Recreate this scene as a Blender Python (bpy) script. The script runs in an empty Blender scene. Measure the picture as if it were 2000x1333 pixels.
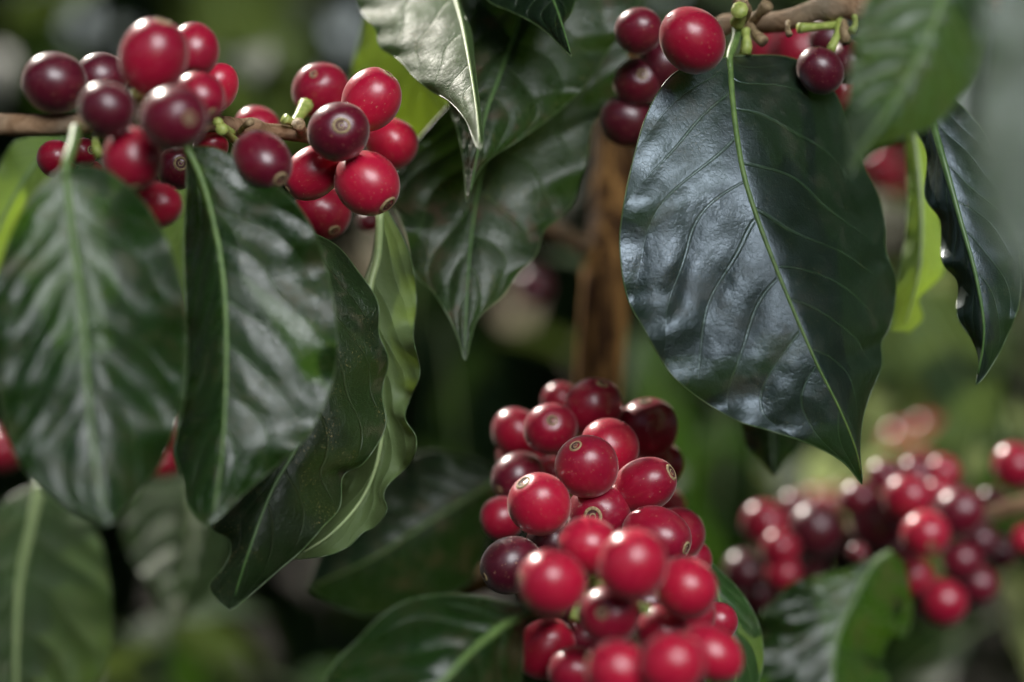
import bpy, math, random
import numpy as np
from mathutils import Vector, Matrix

SC = bpy.context.scene
COL = SC.collection
R = math.radians

# ------------------------------------------------------------------ camera
CAM_H = 1.25
FOCUS = 0.53
cam = bpy.data.cameras.new('camera')
cam.lens = 80.0
cam.sensor_width = 36.0
cam.clip_start = 0.02
cam.clip_end = 400.0
cam.dof.use_dof = True
cam.dof.focus_distance = FOCUS
cam.dof.aperture_fstop = 4.8
camo = bpy.data.objects.new('camera', cam)
camo.location = (0, 0, CAM_H)
camo.rotation_euler = (R(90), 0, 0)
COL.objects.link(camo)
SC.camera = camo

# ------------------------------------------------------------------ world and sun
SUN = Vector((-0.44, 0.62, 0.68)).normalized()        # towards the sun: behind the shrub, upper left
elev = math.asin(SUN.z)
azim = math.atan2(SUN.x, SUN.y)
w = bpy.data.worlds.new("World")
SC.world = w
w.use_nodes = True
nt = w.node_tree
nt.nodes.clear()
wout = nt.nodes.new('ShaderNodeOutputWorld')
bg = nt.nodes.new('ShaderNodeBackground')
sky = nt.nodes.new('ShaderNodeTexSky')
sky.sky_type = 'NISHITA'
sky.sun_disc = False
sky.sun_elevation = elev
sky.sun_rotation = azim
sky.air_density = 1.2
sky.dust_density = 1.5
bg.inputs['Strength'].default_value = 0.05
# added bright sky patch for highlights, plus faint mottling (by direction only)
tc = nt.nodes.new('ShaderNodeTexCoord')
cn = nt.nodes.new('ShaderNodeTexNoise'); cn.inputs['Scale'].default_value = 2.4; cn.inputs['Detail'].default_value = 5
nt.links.new(tc.outputs['Generated'], cn.inputs['Vector'])
cr = nt.nodes.new('ShaderNodeMapRange'); cr.interpolation_type = 'SMOOTHSTEP'
cr.inputs['From Min'].default_value = 0.46; cr.inputs['From Max'].default_value = 0.62
nt.links.new(cn.outputs['Fac'], cr.inputs['Value'])
PATCH_DIR = Vector((0.24, -0.80, 0.52)).normalized()
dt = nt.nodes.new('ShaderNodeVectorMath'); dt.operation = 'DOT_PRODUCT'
dt.inputs[1].default_value = PATCH_DIR
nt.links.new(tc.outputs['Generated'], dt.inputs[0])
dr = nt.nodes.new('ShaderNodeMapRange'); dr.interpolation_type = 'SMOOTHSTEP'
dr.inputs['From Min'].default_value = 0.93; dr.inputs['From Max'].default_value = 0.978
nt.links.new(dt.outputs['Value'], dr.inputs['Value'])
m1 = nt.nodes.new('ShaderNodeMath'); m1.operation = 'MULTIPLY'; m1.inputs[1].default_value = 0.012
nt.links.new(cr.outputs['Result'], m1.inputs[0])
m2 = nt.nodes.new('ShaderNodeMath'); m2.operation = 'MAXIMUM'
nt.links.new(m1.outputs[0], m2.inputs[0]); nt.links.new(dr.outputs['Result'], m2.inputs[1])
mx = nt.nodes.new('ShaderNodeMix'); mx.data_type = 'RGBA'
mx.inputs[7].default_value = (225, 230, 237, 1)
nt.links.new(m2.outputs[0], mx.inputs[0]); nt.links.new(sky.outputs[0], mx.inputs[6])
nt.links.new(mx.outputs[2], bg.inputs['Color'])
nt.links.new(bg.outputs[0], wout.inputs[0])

sun = bpy.data.lights.new('sun', 'SUN')
sun.energy = 5.0
sun.angle = R(0.5)
sun.color = (1.0, 0.94, 0.84)
suno = bpy.data.objects.new('sun', sun)
suno.rotation_euler = SUN.to_track_quat('Z', 'Y').to_euler()
suno.location = (0, 0, 10)
COL.objects.link(suno)

SC.view_settings.view_transform = 'Standard'
SC.view_settings.look = 'None'
SC.view_settings.gamma = 1
SC.view_settings.exposure = 0.10

# ------------------------------------------------------------------ helpers
K = 36.0 / 80.0
def P(px, py, d):
    return Vector(((px - 1000.0) / 2000.0 * K * d, d, CAM_H - (py - 666.5) / 2000.0 * K * d))

def tagobj(o, label=None, cat=None, group=None, kind=None):
    if label: o['label'] = label
    if cat: o['category'] = cat
    if group: o['group'] = group
    if kind: o['kind'] = kind
    return o

def empty(name, loc):
    o = bpy.data.objects.new(name, None)
    o.empty_display_size = 0.01
    o.location = loc
    COL.objects.link(o)
    return o

def link_mesh(name, me, parent=None, loc=None):
    o = bpy.data.objects.new(name, me)
    if loc is not None: o.location = loc
    if parent is not None: o.parent = parent
    COL.objects.link(o)
    return o

def smooth(me):
    me.polygons.foreach_set('use_smooth', [True] * len(me.polygons))

def catmull(pts, n):
    """resample a polyline of tuples with a centripetal-ish Catmull-Rom, evenly by arc length (first two coords)"""
    p = np.array(pts, float)
    if len(p) == 2:
        t = np.linspace(0, 1, n)[:, None]
        return p[0] * (1 - t) + p[1] * t
    q = np.vstack([2 * p[0] - p[1], p, 2 * p[-1] - p[-2]])
    out = []
    for i in range(1, len(q) - 2):
        for s in np.linspace(0, 1, 16, endpoint=False):
            a, b, c, d = q[i - 1], q[i], q[i + 1], q[i + 2]
            out.append(0.5 * ((2 * b) + (-a + c) * s + (2 * a - 5 * b + 4 * c - d) * s * s + (-a + 3 * b - 3 * c + d) * s ** 3))
    out.append(q[-2])
    out = np.array(out)
    L = np.concatenate([[0], np.cumsum(np.linalg.norm(np.diff(out[:, :2], axis=0), axis=1))])
    t = np.linspace(0, L[-1], n)
    return np.stack([np.interp(t, L, out[:, k]) for k in range(out.shape[1])], axis=1)

def tube_data(pts, rads, seg=10, lump=0.0, rng=None, cap=True):
    """verts, faces of a tapered tube along world points"""
    pts = [Vector(p) for p in pts]
    V, F = [], []
    up = Vector((0, -1, 0.2)).normalized()
    prev = None
    for i, p in enumerate(pts):
        a = pts[max(i - 1, 0)]; b = pts[min(i + 1, len(pts) - 1)]
        t = (b - a).normalized()
        n = up - t * up.dot(t) if prev is None else prev - t * prev.dot(t)
        if n.length < 1e-6: n = t.orthogonal()
        n.normalize(); prev = n
        bn = t.cross(n)
        for k in range(seg):
            an = 2 * math.pi * k / seg
            r = rads[i]
            if lump and rng: r *= 1 + lump * (rng.random() - .5)
            V.append(p + (n * math.cos(an) + bn * math.sin(an)) * r)
    for i in range(len(pts) - 1):
        for k in range(seg):
            k2 = (k + 1) % seg
            F.append((i * seg + k, i * seg + k2, (i + 1) * seg + k2, (i + 1) * seg + k))
    if cap:
        for base, sgn in ((0, 1), ((len(pts) - 1) * seg, -1)):
            c = len(V); V.append(pts[0] if base == 0 else pts[-1])
            for k in range(seg):
                k2 = (k + 1) % seg
                F.append((base + k2, base + k, c) if sgn == 1 else (base + k, base + k2, c))
    return V, F

def tube(name, pts, rads, mat, parent=None, origin=Vector((0, 0, 0)), seg=10, lump=0.0, rng=None, n=None):
    if n:
        a = catmull([tuple(p) for p in pts], n)
        # arc-length by xyz is near enough
        r = np.interp(np.linspace(0, 1, n), np.linspace(0, 1, len(rads)), rads)
        pts, rads = [Vector(q) for q in a], r
    V, F = tube_data(pts, rads, seg, lump, rng)
    me = bpy.data.meshes.new(name)
    me.from_pydata([v - origin for v in V], [], F)
    me.materials.append(mat); smooth(me)
    return link_mesh(name, me, parent)

# ------------------------------------------------------------------ materials
class NT:
    def __init__(s, name):
        s.m = bpy.data.materials.new(name); s.m.use_nodes = True
        s.t = s.m.node_tree; s.t.nodes.clear()
        s.out = s.n('ShaderNodeOutputMaterial')
    def n(s, typ, **kw):
        x = s.t.nodes.new(typ)
        for k, v in kw.items(): setattr(x, k, v)
        return x
    def l(s, a, b): s.t.links.new(a, b)
    def math(s, op, a, b=None, clamp=False):
        x = s.n('ShaderNodeMath', operation=op); x.use_clamp = clamp
        for i, v in enumerate((a, b)):
            if v is None: continue
            if isinstance(v, (int, float)): x.inputs[i].default_value = v
            else: s.l(v, x.inputs[i])
        return x.outputs[0]
    def mix(s, f, a, b):
        x = s.n('ShaderNodeMix', data_type='RGBA')
        for i, v in ((0, f), (6, a), (7, b)):
            if isinstance(v, (int, float)): x.inputs[i].default_value = v
            elif isinstance(v, tuple): x.inputs[i].default_value = (*v, 1) if len(v) == 3 else v
            else: s.l(v, x.inputs[i])
        return x.outputs[2]
    def noise(s, vec, scale, detail=3, rough=.5, dist=0):
        x = s.n('ShaderNodeTexNoise')
        x.inputs['Scale'].default_value = scale; x.inputs['Detail'].default_value = detail
        x.inputs['Roughness'].default_value = rough; x.inputs['Distortion'].default_value = dist
        s.l(vec, x.inputs['Vector'])
        return x.outputs['Fac']
    def rng(s, v, a, b, c=0, d=1, sm=True):
        x = s.n('ShaderNodeMapRange')
        x.interpolation_type = 'SMOOTHSTEP' if sm else 'LINEAR'
        s.l(v, x.inputs['Value'])
        for k, q in (('From Min', a), ('From Max', b), ('To Min', c), ('To Max', d)): x.inputs[k].default_value = q
        return x.outputs['Result']
    def bump(s, h, strength, dist, nrm=None):
        x = s.n('ShaderNodeBump')
        x.inputs['Strength'].default_value = strength; x.inputs['Distance'].default_value = dist
        s.l(h, x.inputs['Height'])
        if nrm is not None: s.l(nrm, x.inputs['Normal'])
        return x.outputs['Normal']

def leaf_mat(name, top, vein, under, trans, tfac, rough=.30, speck=.3, blotch=(.10, .07, .03), blotch_amt=.2, bumpy=1.0, wax=.0, spec=.5, tint=(1, 1, 1)):
    """upper face glossy and dark, lower face matte and paler; light passes through"""
    s = NT(name)
    tc = s.n('ShaderNodeTexCoord'); ob = tc.outputs['Object']
    uv = s.n('ShaderNodeUVMap'); uv.uv_map = 'vein'
    sep = s.n('ShaderNodeSeparateXYZ'); s.l(uv.outputs[0], sep.inputs[0])
    ph = s.math('FRACT', sep.outputs[0])
    dv = s.math('ABSOLUTE', s.math('SUBTRACT', ph, .5))          # 0 on a lateral vein
    vm = s.rng(dv, .012, .05, 1, 0)
    av = s.math('ABSOLUTE', sep.outputs[1])
    vm = s.math('MULTIPLY', vm, s.rng(av, .55, .95, 1, .1))
    # fine net of veinlets
    vo = s.n('ShaderNodeTexVoronoi', feature='DISTANCE_TO_EDGE'); vo.inputs['Scale'].default_value = 750
    warp = s.n('ShaderNodeTexNoise'); warp.inputs['Scale'].default_value = 260; s.l(ob, warp.inputs['Vector'])
    wv = s.n('ShaderNodeVectorMath', operation='SCALE'); wv.inputs['Scale'].default_value = .0022; s.l(warp.outputs['Color'], wv.inputs[0])
    wa = s.n('ShaderNodeVectorMath', operation='ADD'); s.l(ob, wa.inputs[0]); s.l(wv.outputs[0], wa.inputs[1])
    s.l(wa.outputs[0], vo.inputs['Vector'])
    net = s.rng(vo.outputs['Distance'], 0, .12, 1, 0)
    n1 = s.noise(ob, 55, 4, .6); n2 = s.noise(ob, 900, 3, .6); n3 = s.noise(ob, 160, 4, .6)
    c = s.mix(s.rng(n1, .35, .7), tuple(x * .8 for x in top), tuple(x * 1.25 for x in top))
    c = s.mix(s.math('MULTIPLY', net, .10), c, vein)
    c = s.mix(s.math('MULTIPLY', vm, .5), c, vein)
    sp = s.rng(s.noise(ob, 2300, 2, .5), .61, .68)
    spz = s.rng(s.noise(ob, 90, 3, .6), .45, .65)
    c = s.mix(s.math('MULTIPLY', s.math('MULTIPLY', sp, spz), speck), c, (.24, .19, .08))
    bl = s.math('MULTIPLY', s.rng(n3, .48, .68), s.rng(s.noise(ob, 28, 2), .42, .6))
    c = s.mix(s.math('MULTIPLY', bl, blotch_amt), c, blotch)
    geo = s.n('ShaderNodeNewGeometry')
    uc = s.mix(s.math('MULTIPLY', s.math('ADD', vm, s.math('MULTIPLY', net, .3), True), .6), under, tuple(min(1, x * 1.6) for x in under))
    col = s.mix(geo.outputs['Backfacing'], c, uc)
    h = s.math('ADD', s.math('MULTIPLY', net, -.12), s.math('MULTIPLY', n2, .6))
    h = s.math('ADD', h, s.math('MULTIPLY', n3, 1.4))
    h = s.math('ADD', h, s.math('MULTIPLY', vm, -1.3))
    nrm = s.bump(h, .55 * bumpy, .00035)
    pr = s.n('ShaderNodeBsdfPrincipled')
    s.l(col, pr.inputs['Base Color']); s.l(nrm, pr.inputs['Normal'])
    rg = s.math('ADD', s.rng(n3, .3, .7, rough - .06, rough + .12), s.math('MULTIPLY', geo.outputs['Backfacing'], .25))
    rg = s.math('ADD', rg, s.math('MULTIPLY', bl, blotch_amt * .3), True)
    s.l(rg, pr.inputs['Roughness'])
    pr.inputs['Specular IOR Level'].default_value = spec
    pr.inputs['Specular Tint'].default_value = (*tint, 1)
    pr.inputs['Coat Weight'].default_value = wax; pr.inputs['Coat Roughness'].default_value = .12
    tr = s.n('ShaderNodeBsdfTranslucent')
    tcq = s.mix(s.math('MULTIPLY', s.math('ADD', vm, s.math('MULTIPLY', net, .4), True), .7), trans, tuple(x * .45 for x in trans))
    tcq = s.mix(s.rng(n1, .35, .7), tcq, tuple(x * .7 for x in trans))
    tcq = s.mix(s.math('MULTIPLY', bl, blotch_amt), tcq, blotch)
    s.l(tcq, tr.inputs['Color'])
    ms = s.n('ShaderNodeMixShader'); ms.inputs[0].default_value = tfac
    s.l(pr.outputs[0], ms.inputs[1]); s.l(tr.outputs[0], ms.inputs[2]); s.l(ms.outputs[0], s.out.inputs[0])
    return s.m

def simple_mat(name, c1, c2, rough, scale=300, bump=.3, trans=None, sss=0, dist=.0004, spec=.5):
    s = NT(name)
    ob = s.n('ShaderNodeTexCoord').outputs['Object']
    n = s.noise(ob, scale, 4, .6)
    pr = s.n('ShaderNodeBsdfPrincipled')
    s.l(s.mix(s.rng(n, .3, .7), c1, c2), pr.inputs['Base Color'])
    pr.inputs['Roughness'].default_value = rough
    pr.inputs['Specular IOR Level'].default_value = spec
    s.l(s.bump(n, bump, dist), pr.inputs['Normal'])
    if sss:
        pr.inputs['Subsurface Weight'].default_value = sss; pr.inputs['Subsurface Scale'].default_value = .002
        pr.inputs['Subsurface Radius'].default_value = (1, .6, .3)
    s.l(pr.outputs[0], s.out.inputs[0])
    return s.m

def cherry_mat(name, base, dark, light, rough=.28):
    """skin: darker towards the scar, streaked, with pale pores"""
    s = NT(name)
    tc = s.n('ShaderNodeTexCoord'); ob = tc.outputs['Object']
    info = s.n('ShaderNodeObjectInfo')
    off = s.n('ShaderNodeVectorMath', operation='ADD'); s.l(ob, off.inputs[0])
    cmb = s.n('ShaderNodeCombineXYZ')
    s.l(s.math('MULTIPLY', info.outputs['Random'], .7), cmb.inputs[0]); s.l(info.outputs['Random'], cmb.inputs[1])
    s.l(cmb.outputs[0], off.inputs[1]); v = off.outputs[0]
    sep = s.n('ShaderNodeSeparateXYZ'); s.l(ob, sep.inputs[0])
    n1 = s.noise(v, 130, 3, .55)
    mp = s.n('ShaderNodeMapping'); mp.inputs['Scale'].default_value = (1, 1, .18); s.l(v, mp.inputs[0])
    st = s.noise(mp.outputs[0], 900, 4, .65)
    g = s.rng(s.math('ADD', sep.outputs[2], s.math('MULTIPLY', s.math('SUBTRACT', n1, .5), .016)), -.004, .0085)
    c = s.mix(s.math('MULTIPLY', g, .75), base, dark)
    c = s.mix(s.math('MULTIPLY', s.rng(st, .52, .72), .30), c, light)
    c = s.mix(s.math('MULTIPLY', s.rng(n1, .55, .8), .45), c, light)
    pore = s.rng(s.noise(v, 1700, 1, .5), .70, .74)
    c = s.mix(s.math('MULTIPLY', pore, .5), c, (.55, .30, .18))
    scuff = s.rng(s.noise(v, 420, 5, .7, .6), .63, .72)
    c = s.mix(s.math('MULTIPLY', scuff, .25), c, (.30, .17, .09))
    pr = s.n('ShaderNodeBsdfPrincipled')
    s.l(c, pr.inputs['Base Color'])
    s.l(s.rng(st, .3, .7, rough + .02, rough + .13), pr.inputs['Roughness'])
    pr.inputs['Subsurface Weight'].default_value = .05
    pr.inputs['Subsurface Scale'].default_value = .002
    pr.inputs['Subsurface Radius'].default_value = (1, .15, .1)
    pr.inputs['Specular IOR Level'].default_value = .55
    pr.inputs['Sheen Weight'].default_value = .35; pr.inputs['Sheen Roughness'].default_value = .35
    pr.inputs['Sheen Tint'].default_value = (1, .90, .82, 1)
    pr.inputs['Coat Weight'].default_value = .5; pr.inputs['Coat Roughness'].default_value = .25
    s.l(s.bump(s.math('ADD', st, s.math('MULTIPLY', s.noise(v, 240, 3), 1.5)), .22, .0003), pr.inputs['Normal'])
    s.l(pr.outputs[0], s.out.inputs[0])
    return s.m

M = {}
M['leaf_dark'] = leaf_mat('dark_leaf', (.008, .017, .008), (.045, .085, .035), (.12, .20, .07), (.10, .26, .02), .04, rough=.37, wax=.0, spec=1.0, bumpy=.75, tint=(.74, .87, 1))
M['leaf_deep'] = leaf_mat('deep_leaf', (.007, .015, .007), (.05, .10, .03), (.10, .17, .05), (.06, .16, .015), .07, rough=.28, speck=.6, blotch_amt=.5, spec=.25)
M['leaf_mid'] = leaf_mat('green_leaf', (.010, .030, .005), (.06, .12, .04), (.10, .18, .05), (.13, .32, .02), .16, rough=.28, spec=.50, speck=.6, blotch_amt=.35)
M['leaf_light'] = leaf_mat('light_leaf', (.024, .055, .018), (.10, .18, .07), (.12, .2, .07), (.16, .3, .04), .15, rough=.40, spec=.7)
M['leaf_glow'] = leaf_mat('sun_tinted_far_leaf', (.08, .13, .05), (.12, .18, .07), (.15, .22, .08), (.50, .60, .24), .5, rough=.4, speck=0)  # brightness of sun-struck leaves put into the colour
M['leaf_mould'] = leaf_mat('mouldy_leaf', (.012, .027, .007), (.05, .07, .03), (.09, .15, .04), (.05, .10, .015), .10, spec=.3, rough=.42, speck=.8, blotch=(.085, .075, .045), blotch_amt=.8, bumpy=1.6)
M['leaf_brown'] = leaf_mat('browned_leaf', (.013, .028, .009), (.06, .10, .04), (.13, .20, .06), (.09, .22, .02), .07, spec=.42, rough=.31, speck=.8, blotch=(.085, .04, .022), blotch_amt=.7, bumpy=1.2)
M['leaf_sun'] = leaf_mat('sun_tinted_leaf', (.055, .10, .032), (.16, .22, .10), (.16, .26, .08), (.22, .38, .05), .22, rough=.55, speck=.9, bumpy=1.3, spec=.4)  # sunlight put into a paler base colour
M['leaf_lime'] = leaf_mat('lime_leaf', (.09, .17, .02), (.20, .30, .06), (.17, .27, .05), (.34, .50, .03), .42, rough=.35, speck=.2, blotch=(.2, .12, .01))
M['leaf_under'] = leaf_mat('pale_underside_leaf', (.03, .08, .02), (.14, .25, .06), (.10, .15, .05), (.22, .33, .05), .28, rough=.35)
M['leaf_blur'] = leaf_mat('pale_far_leaf', (.05, .09, .035), (.1, .16, .06), (.08, .13, .045), (.17, .25, .05), .28, rough=.45, speck=0)
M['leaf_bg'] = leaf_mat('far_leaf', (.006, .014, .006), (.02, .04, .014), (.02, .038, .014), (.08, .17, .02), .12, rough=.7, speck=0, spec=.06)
M['rib'] = simple_mat('midrib_green', (.085, .155, .04), (.14, .23, .06), .5, 500, .2, sss=.1)
M['rib_dull'] = simple_mat('midrib_dull', (.06, .13, .035), (.10, .18, .055), .38, 500, .2)
M['rib_pale'] = simple_mat('midrib_pale', (.28, .38, .16), (.36, .45, .2), .42, 500, .2)
M['margin'] = simple_mat('leaf_edge', (.05, .09, .03), (.09, .14, .05), .35, 500, .2)
M['stalk'] = simple_mat('stalk_green', (.25, .33, .06), (.42, .48, .14), .45, 600, .4, sss=.15)
M['stalk_dry'] = simple_mat('stalk_dry', (.16, .10, .05), (.40, .30, .16), .7, 900, .8)
M['scar'] = simple_mat('scar_tan', (.30, .20, .10), (.46, .36, .19), .65, 1800, .7)
M['pit'] = simple_mat('scar_dark', (.06, .018, .018), (.13, .05, .04), .6, 1800, .6)
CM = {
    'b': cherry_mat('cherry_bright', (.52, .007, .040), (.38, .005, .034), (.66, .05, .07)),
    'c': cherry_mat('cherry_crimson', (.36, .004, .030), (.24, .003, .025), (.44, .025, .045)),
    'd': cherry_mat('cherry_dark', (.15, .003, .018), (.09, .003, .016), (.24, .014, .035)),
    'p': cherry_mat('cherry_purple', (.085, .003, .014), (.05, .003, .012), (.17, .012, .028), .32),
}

def bark_mat(name, a, b, c, scale=220):
    s = NT(name)
    ob = s.n('ShaderNodeTexCoord').outputs['Object']
    mp = s.n('ShaderNodeMapping'); mp.inputs['Scale'].default_value = (1, 1, .14 if 'trunk' in name else 1); s.l(ob, mp.inputs[0])
    n = s.noise(mp.outputs[0], scale * (2 if 'trunk' in name else 1), 6, .7, .8); n2 = s.noise(ob, scale * .2, 3, .6)
    cr = s.mix(s.rng(n, .43 if 'trunk' in name else .35, .62), a, b)
    cr = s.mix(s.rng(n2, .5, .7), cr, c)
    pr = s.n('ShaderNodeBsdfPrincipled'); pr.inputs['Roughness'].default_value = .8
    pr.inputs['Specular IOR Level'].default_value = .15
    s.l(cr, pr.inputs['Base Color'])
    s.l(s.bump(n, .9, .0012), pr.inputs['Normal'])
    s.l(pr.outputs[0], s.out.inputs[0])
    return s.m
M['bark'] = bark_mat('branch_bark', (.20, .115, .06), (.34, .22, .13), (.24, .19, .13))
M['bark_trunk'] = bark_mat('trunk_bark', (.03, .012, .004), (.36, .19, .06), (.06, .03, .012), 90)
M['bark_dark'] = bark_mat('old_twig_bark', (.05, .03, .02), (.17, .11, .06), (.10, .09, .06), 300)

# ------------------------------------------------------------------ leaves
from mathutils import noise as mnoise
def make_leaf(label, mid, left, right, mat, group='coffee leaves hanging in front', fold=(0.004, 0.004), wave=(0.0015, 5), quilt=.0006,
              nv=9, under=False, stalk=None, rib='rib', ribr=.0007, seed=1, nt_=90, nw=28, drop=0.0, curl=None, margin='margin', wphase=None, puck=.0002, cat='leaf'):
    """mid: (px,py,depth) along the midrib, left/right: (px,py) outlines from base to tip (as seen)"""
    rng = random.Random(seed)
    m = catmull(mid, nt_)
    l = catmull([p[:2] for p in left], nt_); r = catmull([p[:2] for p in right], nt_)
    cols = list(np.linspace(-1, 1, 2 * nw + 1))
    V = np.zeros((nt_, len(cols), 3)); UV = np.zeros((nt_, len(cols), 2))
    ph1, ph2 = rng.random() * 6.28, rng.random() * 6.28
    if wphase: ph1, ph2 = wphase
    jit = [rng.uniform(-.12, .12) for _ in range(40)]
    for i in range(nt_):
        t = i / (nt_ - 1)
        env = math.sin(math.pi * min(1, t * 1.02)) ** .6 if 0 < t < .98 else 0
        env = max(env, 0)
        for j, v in enumerate(cols):
            a = abs(v); side = l if v < 0 else r
            x = m[i, 0] * (1 - a) + side[i, 0] * a; y = m[i, 1] * (1 - a) + side[i, 1] * a
            d = m[i, 2]
            d += (fold[0] if v < 0 else fold[1]) * a ** 1.4 * env
            d += wave[0] * (.8 + 1.3 * mnoise.noise(Vector((x * .004, y * .004, seed * 2.3 + 9)))) * (a ** 3) * env * (math.sin(2 * math.pi * wave[1] * t + (ph1 if v < 0 else ph2)) + .45 * math.sin(2 * math.pi * wave[1] * 2.3 * t + ph2 + (1 if v < 0 else 0)))
            phase = nv * (t + .018 * math.sin(14 * t + ph1 + (2 if v > 0 else 0)) + .010 * math.sin(31 * t + ph2) - .20 * a - (.10 + .03 * math.sin(9 * t + ph2)) * a ** 2.2) + (.0 if v < 0 else .37) + 2
            phase += jit[int(phase) % 40] * math.sin(math.pi * (phase % 1)) * .5
            fr = abs((phase % 1) - .5)          # 0 on the vein, .5 between
            q = math.sin(math.pi * min(fr, .5)) ** .8
            d += puck * env * min(1, a * 4) * mnoise.fractal(Vector((x * .009, y * .009, seed * 3.1)), .8, 2.1, 4)
            d -= (quilt if not under else -quilt) * (.75 + 1.1 * mnoise.noise(Vector((x * .006, y * .006, seed * 1.7)))) * q * env * min(1, a * 5) * (1 - .5 * a)
            d += (-.5 if not under else .5) * quilt * math.exp(-(a / .05) ** 2) * 0
            V[i, j] = P(x, y, d)
            UV[i, j] = (phase, v)
    org = Vector(V[0, nw])
    root = empty('coffee_leaf', org)
    tagobj(root, label, cat, group)
    n = len(cols)
    verts = [Vector(p) - org for p in V.reshape(-1, 3)]
    faces = []
    for i in range(nt_ - 1):
        for j in range(n - 1):
            a = i * n + j
            faces.append((a, a + 1, a + n + 1, a + n))
    # orientation: upper face towards the camera unless the underside shows
    c = nt_ // 2 * n + n // 2
    nrm = (verts[c + 1] - verts[c]).cross(verts[c + n] - verts[c])
    toward = nrm.y < 0
    if toward == under: faces = [f[::-1] for f in faces]
    nf = len(faces)
    me = bpy.data.meshes.new('blade')
    # thin rim along the margin
    edge = [Vector(V[i, 0]) for i in range(nt_)] + [Vector(V[i, n - 1]) for i in range(nt_ - 2, -1, -1)]
    TV, TF = tube_data([p - org for p in edge], [.00016] * len(edge), 5, cap=False)
    b = len(verts)
    me.from_pydata(verts + TV, [], faces + [tuple(k + b for k in f) for f in TF])
    me.materials.append(M[mat]); me.materials.append(M[margin])
    uvl = me.uv_layers.new(name='vein')
    flat = UV.reshape(-1, 2)
    for p in me.polygons:
        p.use_smooth = True
        if p.index >= nf: p.material_index = 1; continue
        for li in p.loop_indices:
            uvl.data[li].uv = flat[me.loops[li].vertex_index]
    link_mesh('blade', me, root)
    # midrib, lying proud of the blade on the visible side
    k = int(nt_ * .985)
    pts = [Vector(V[i, nw]) - org + Vector((0, .00015 if not under else -.0002, 0)) for i in range(0, k, 2)]
    rr = [ribr * (1 - .82 * i / len(pts)) + .00008 for i in range(len(pts))]
    mr = tube('midrib', pts, rr, M[rib], root, seg=10)
    if stalk:
        sp = [P(*q) - org for q in stalk] + [pts[0], pts[2]]
        tube('petiole', sp, [ribr * 2.0] + [ribr * 1.5] * (len(sp) - 2) + [ribr * 1.0], M[rib], root, seg=12, n=20)
    return root

HG = 'coffee leaves hanging in front'
BGG = 'coffee leaves in the blurred middle distance'

LEAVES = []
def leaf(*a, **k):
    k.setdefault('seed', len(LEAVES) + 11)
    LEAVES.append(make_leaf(*a, **k))

# big dark leaf, right of centre
leaf('largest leaf, dark blue-green with a sheen on its left half and a pointed tip',
     [(1425,112,.540),(1432,210,.532),(1450,330,.525),(1480,430,.522),(1530,560,.519),(1590,700,.518),(1640,800,.520),(1672,880,.524),(1684,945,.530)],
     [(1425,112),(1370,120),(1310,150),(1265,220),(1235,320),(1215,420),(1211,490),(1225,580),(1262,650),(1310,730),(1373,783),(1440,822),(1501,841),(1582,868),(1645,902),(1683,946)],
     [(1426,112),(1480,108),(1540,112),(1590,135),(1630,180),(1665,260),(1690,330),(1715,380),(1728,440),(1730,490),(1748,540),(1748,590),(1737,640),(1722,670),(1722,715),(1700,770),(1685,820),(1680,880),(1685,946)],
     'leaf_dark', fold=(-.003, .042), wave=(.0026, 4), quilt=.0011, puck=.00055, nv=9, stalk=[(1440,40,.553),(1437,75,.548)], ribr=.0007, nt_=130, nw=44)
# left foreground
leaf('wide soft green leaf hanging at the left edge under the bare stem',
     [(128,325,.462),(140,450,.4585),(160,600,.454),(170,750,.449),(185,900,.4455),(208,1022,.443)],
     [(126,325),(60,390),(10,490),(-22,640),(0,780),(28,880),(90,962),(160,1008),(208,1026)],
     [(130,325),(200,330),(270,385),(320,460),(352,560),(362,680),(352,800),(318,900),(272,960),(238,1000),(212,1026)],
     'leaf_mid', fold=(-.002, .012), wave=(.0022, 3), quilt=.0011, nv=8, stalk=[(150,255,.475),(140,290,.468)], ribr=.0008)
leaf('long green leaf with a bright curved midrib, hanging below the upper left cherries',
     [(366,288,.497),(400,370,.494),(430,500,.490),(441,620,.487),(441,750,.484),(435,870,.481),(420,985,.479),(408,1026,.478)],
     [(364,289),(364,380),(361,500),(364,640),(360,760),(346,850),(340,885),(357,940),(362,980),(385,1012),(405,1027)],
     [(368,287),(425,292),(500,338),(570,390),(615,460),(645,560),(658,670),(645,760),(600,850),(540,910),(480,960),(430,1010),(410,1027)],
     'leaf_mid', fold=(.009, .003), wave=(.0022, 4), quilt=.0011, nv=8, stalk=[(375,265,.5)], ribr=.00075)
leaf('dark mouldy leaf with grey speckles and frilled edge, behind the long green leaf',
     [(596,450,.530),(625,560,.528),(630,700,.524),(590,850,.518),(530,960,.512),(485,1080,.508),(450,1190,.510)],
     [(596,450),(540,560),(500,760),(440,950),(412,1026),(446,1052),(450,1080),(436,1110),(409,1143),(422,1170),(448,1192)],
     [(600,450),(657,480),(695,525),(737,589),(740,652),(758,703),(746,767),(754,825),(740,863),(708,907),(670,930),(664,990),(631,1029),(590,1075),(540,1118),(478,1172),(452,1193)],
     'leaf_mould', fold=(.004, .012), wave=(.0016, 4), quilt=.0008, nv=7, rib='rib_dull', ribr=.0008)
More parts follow.
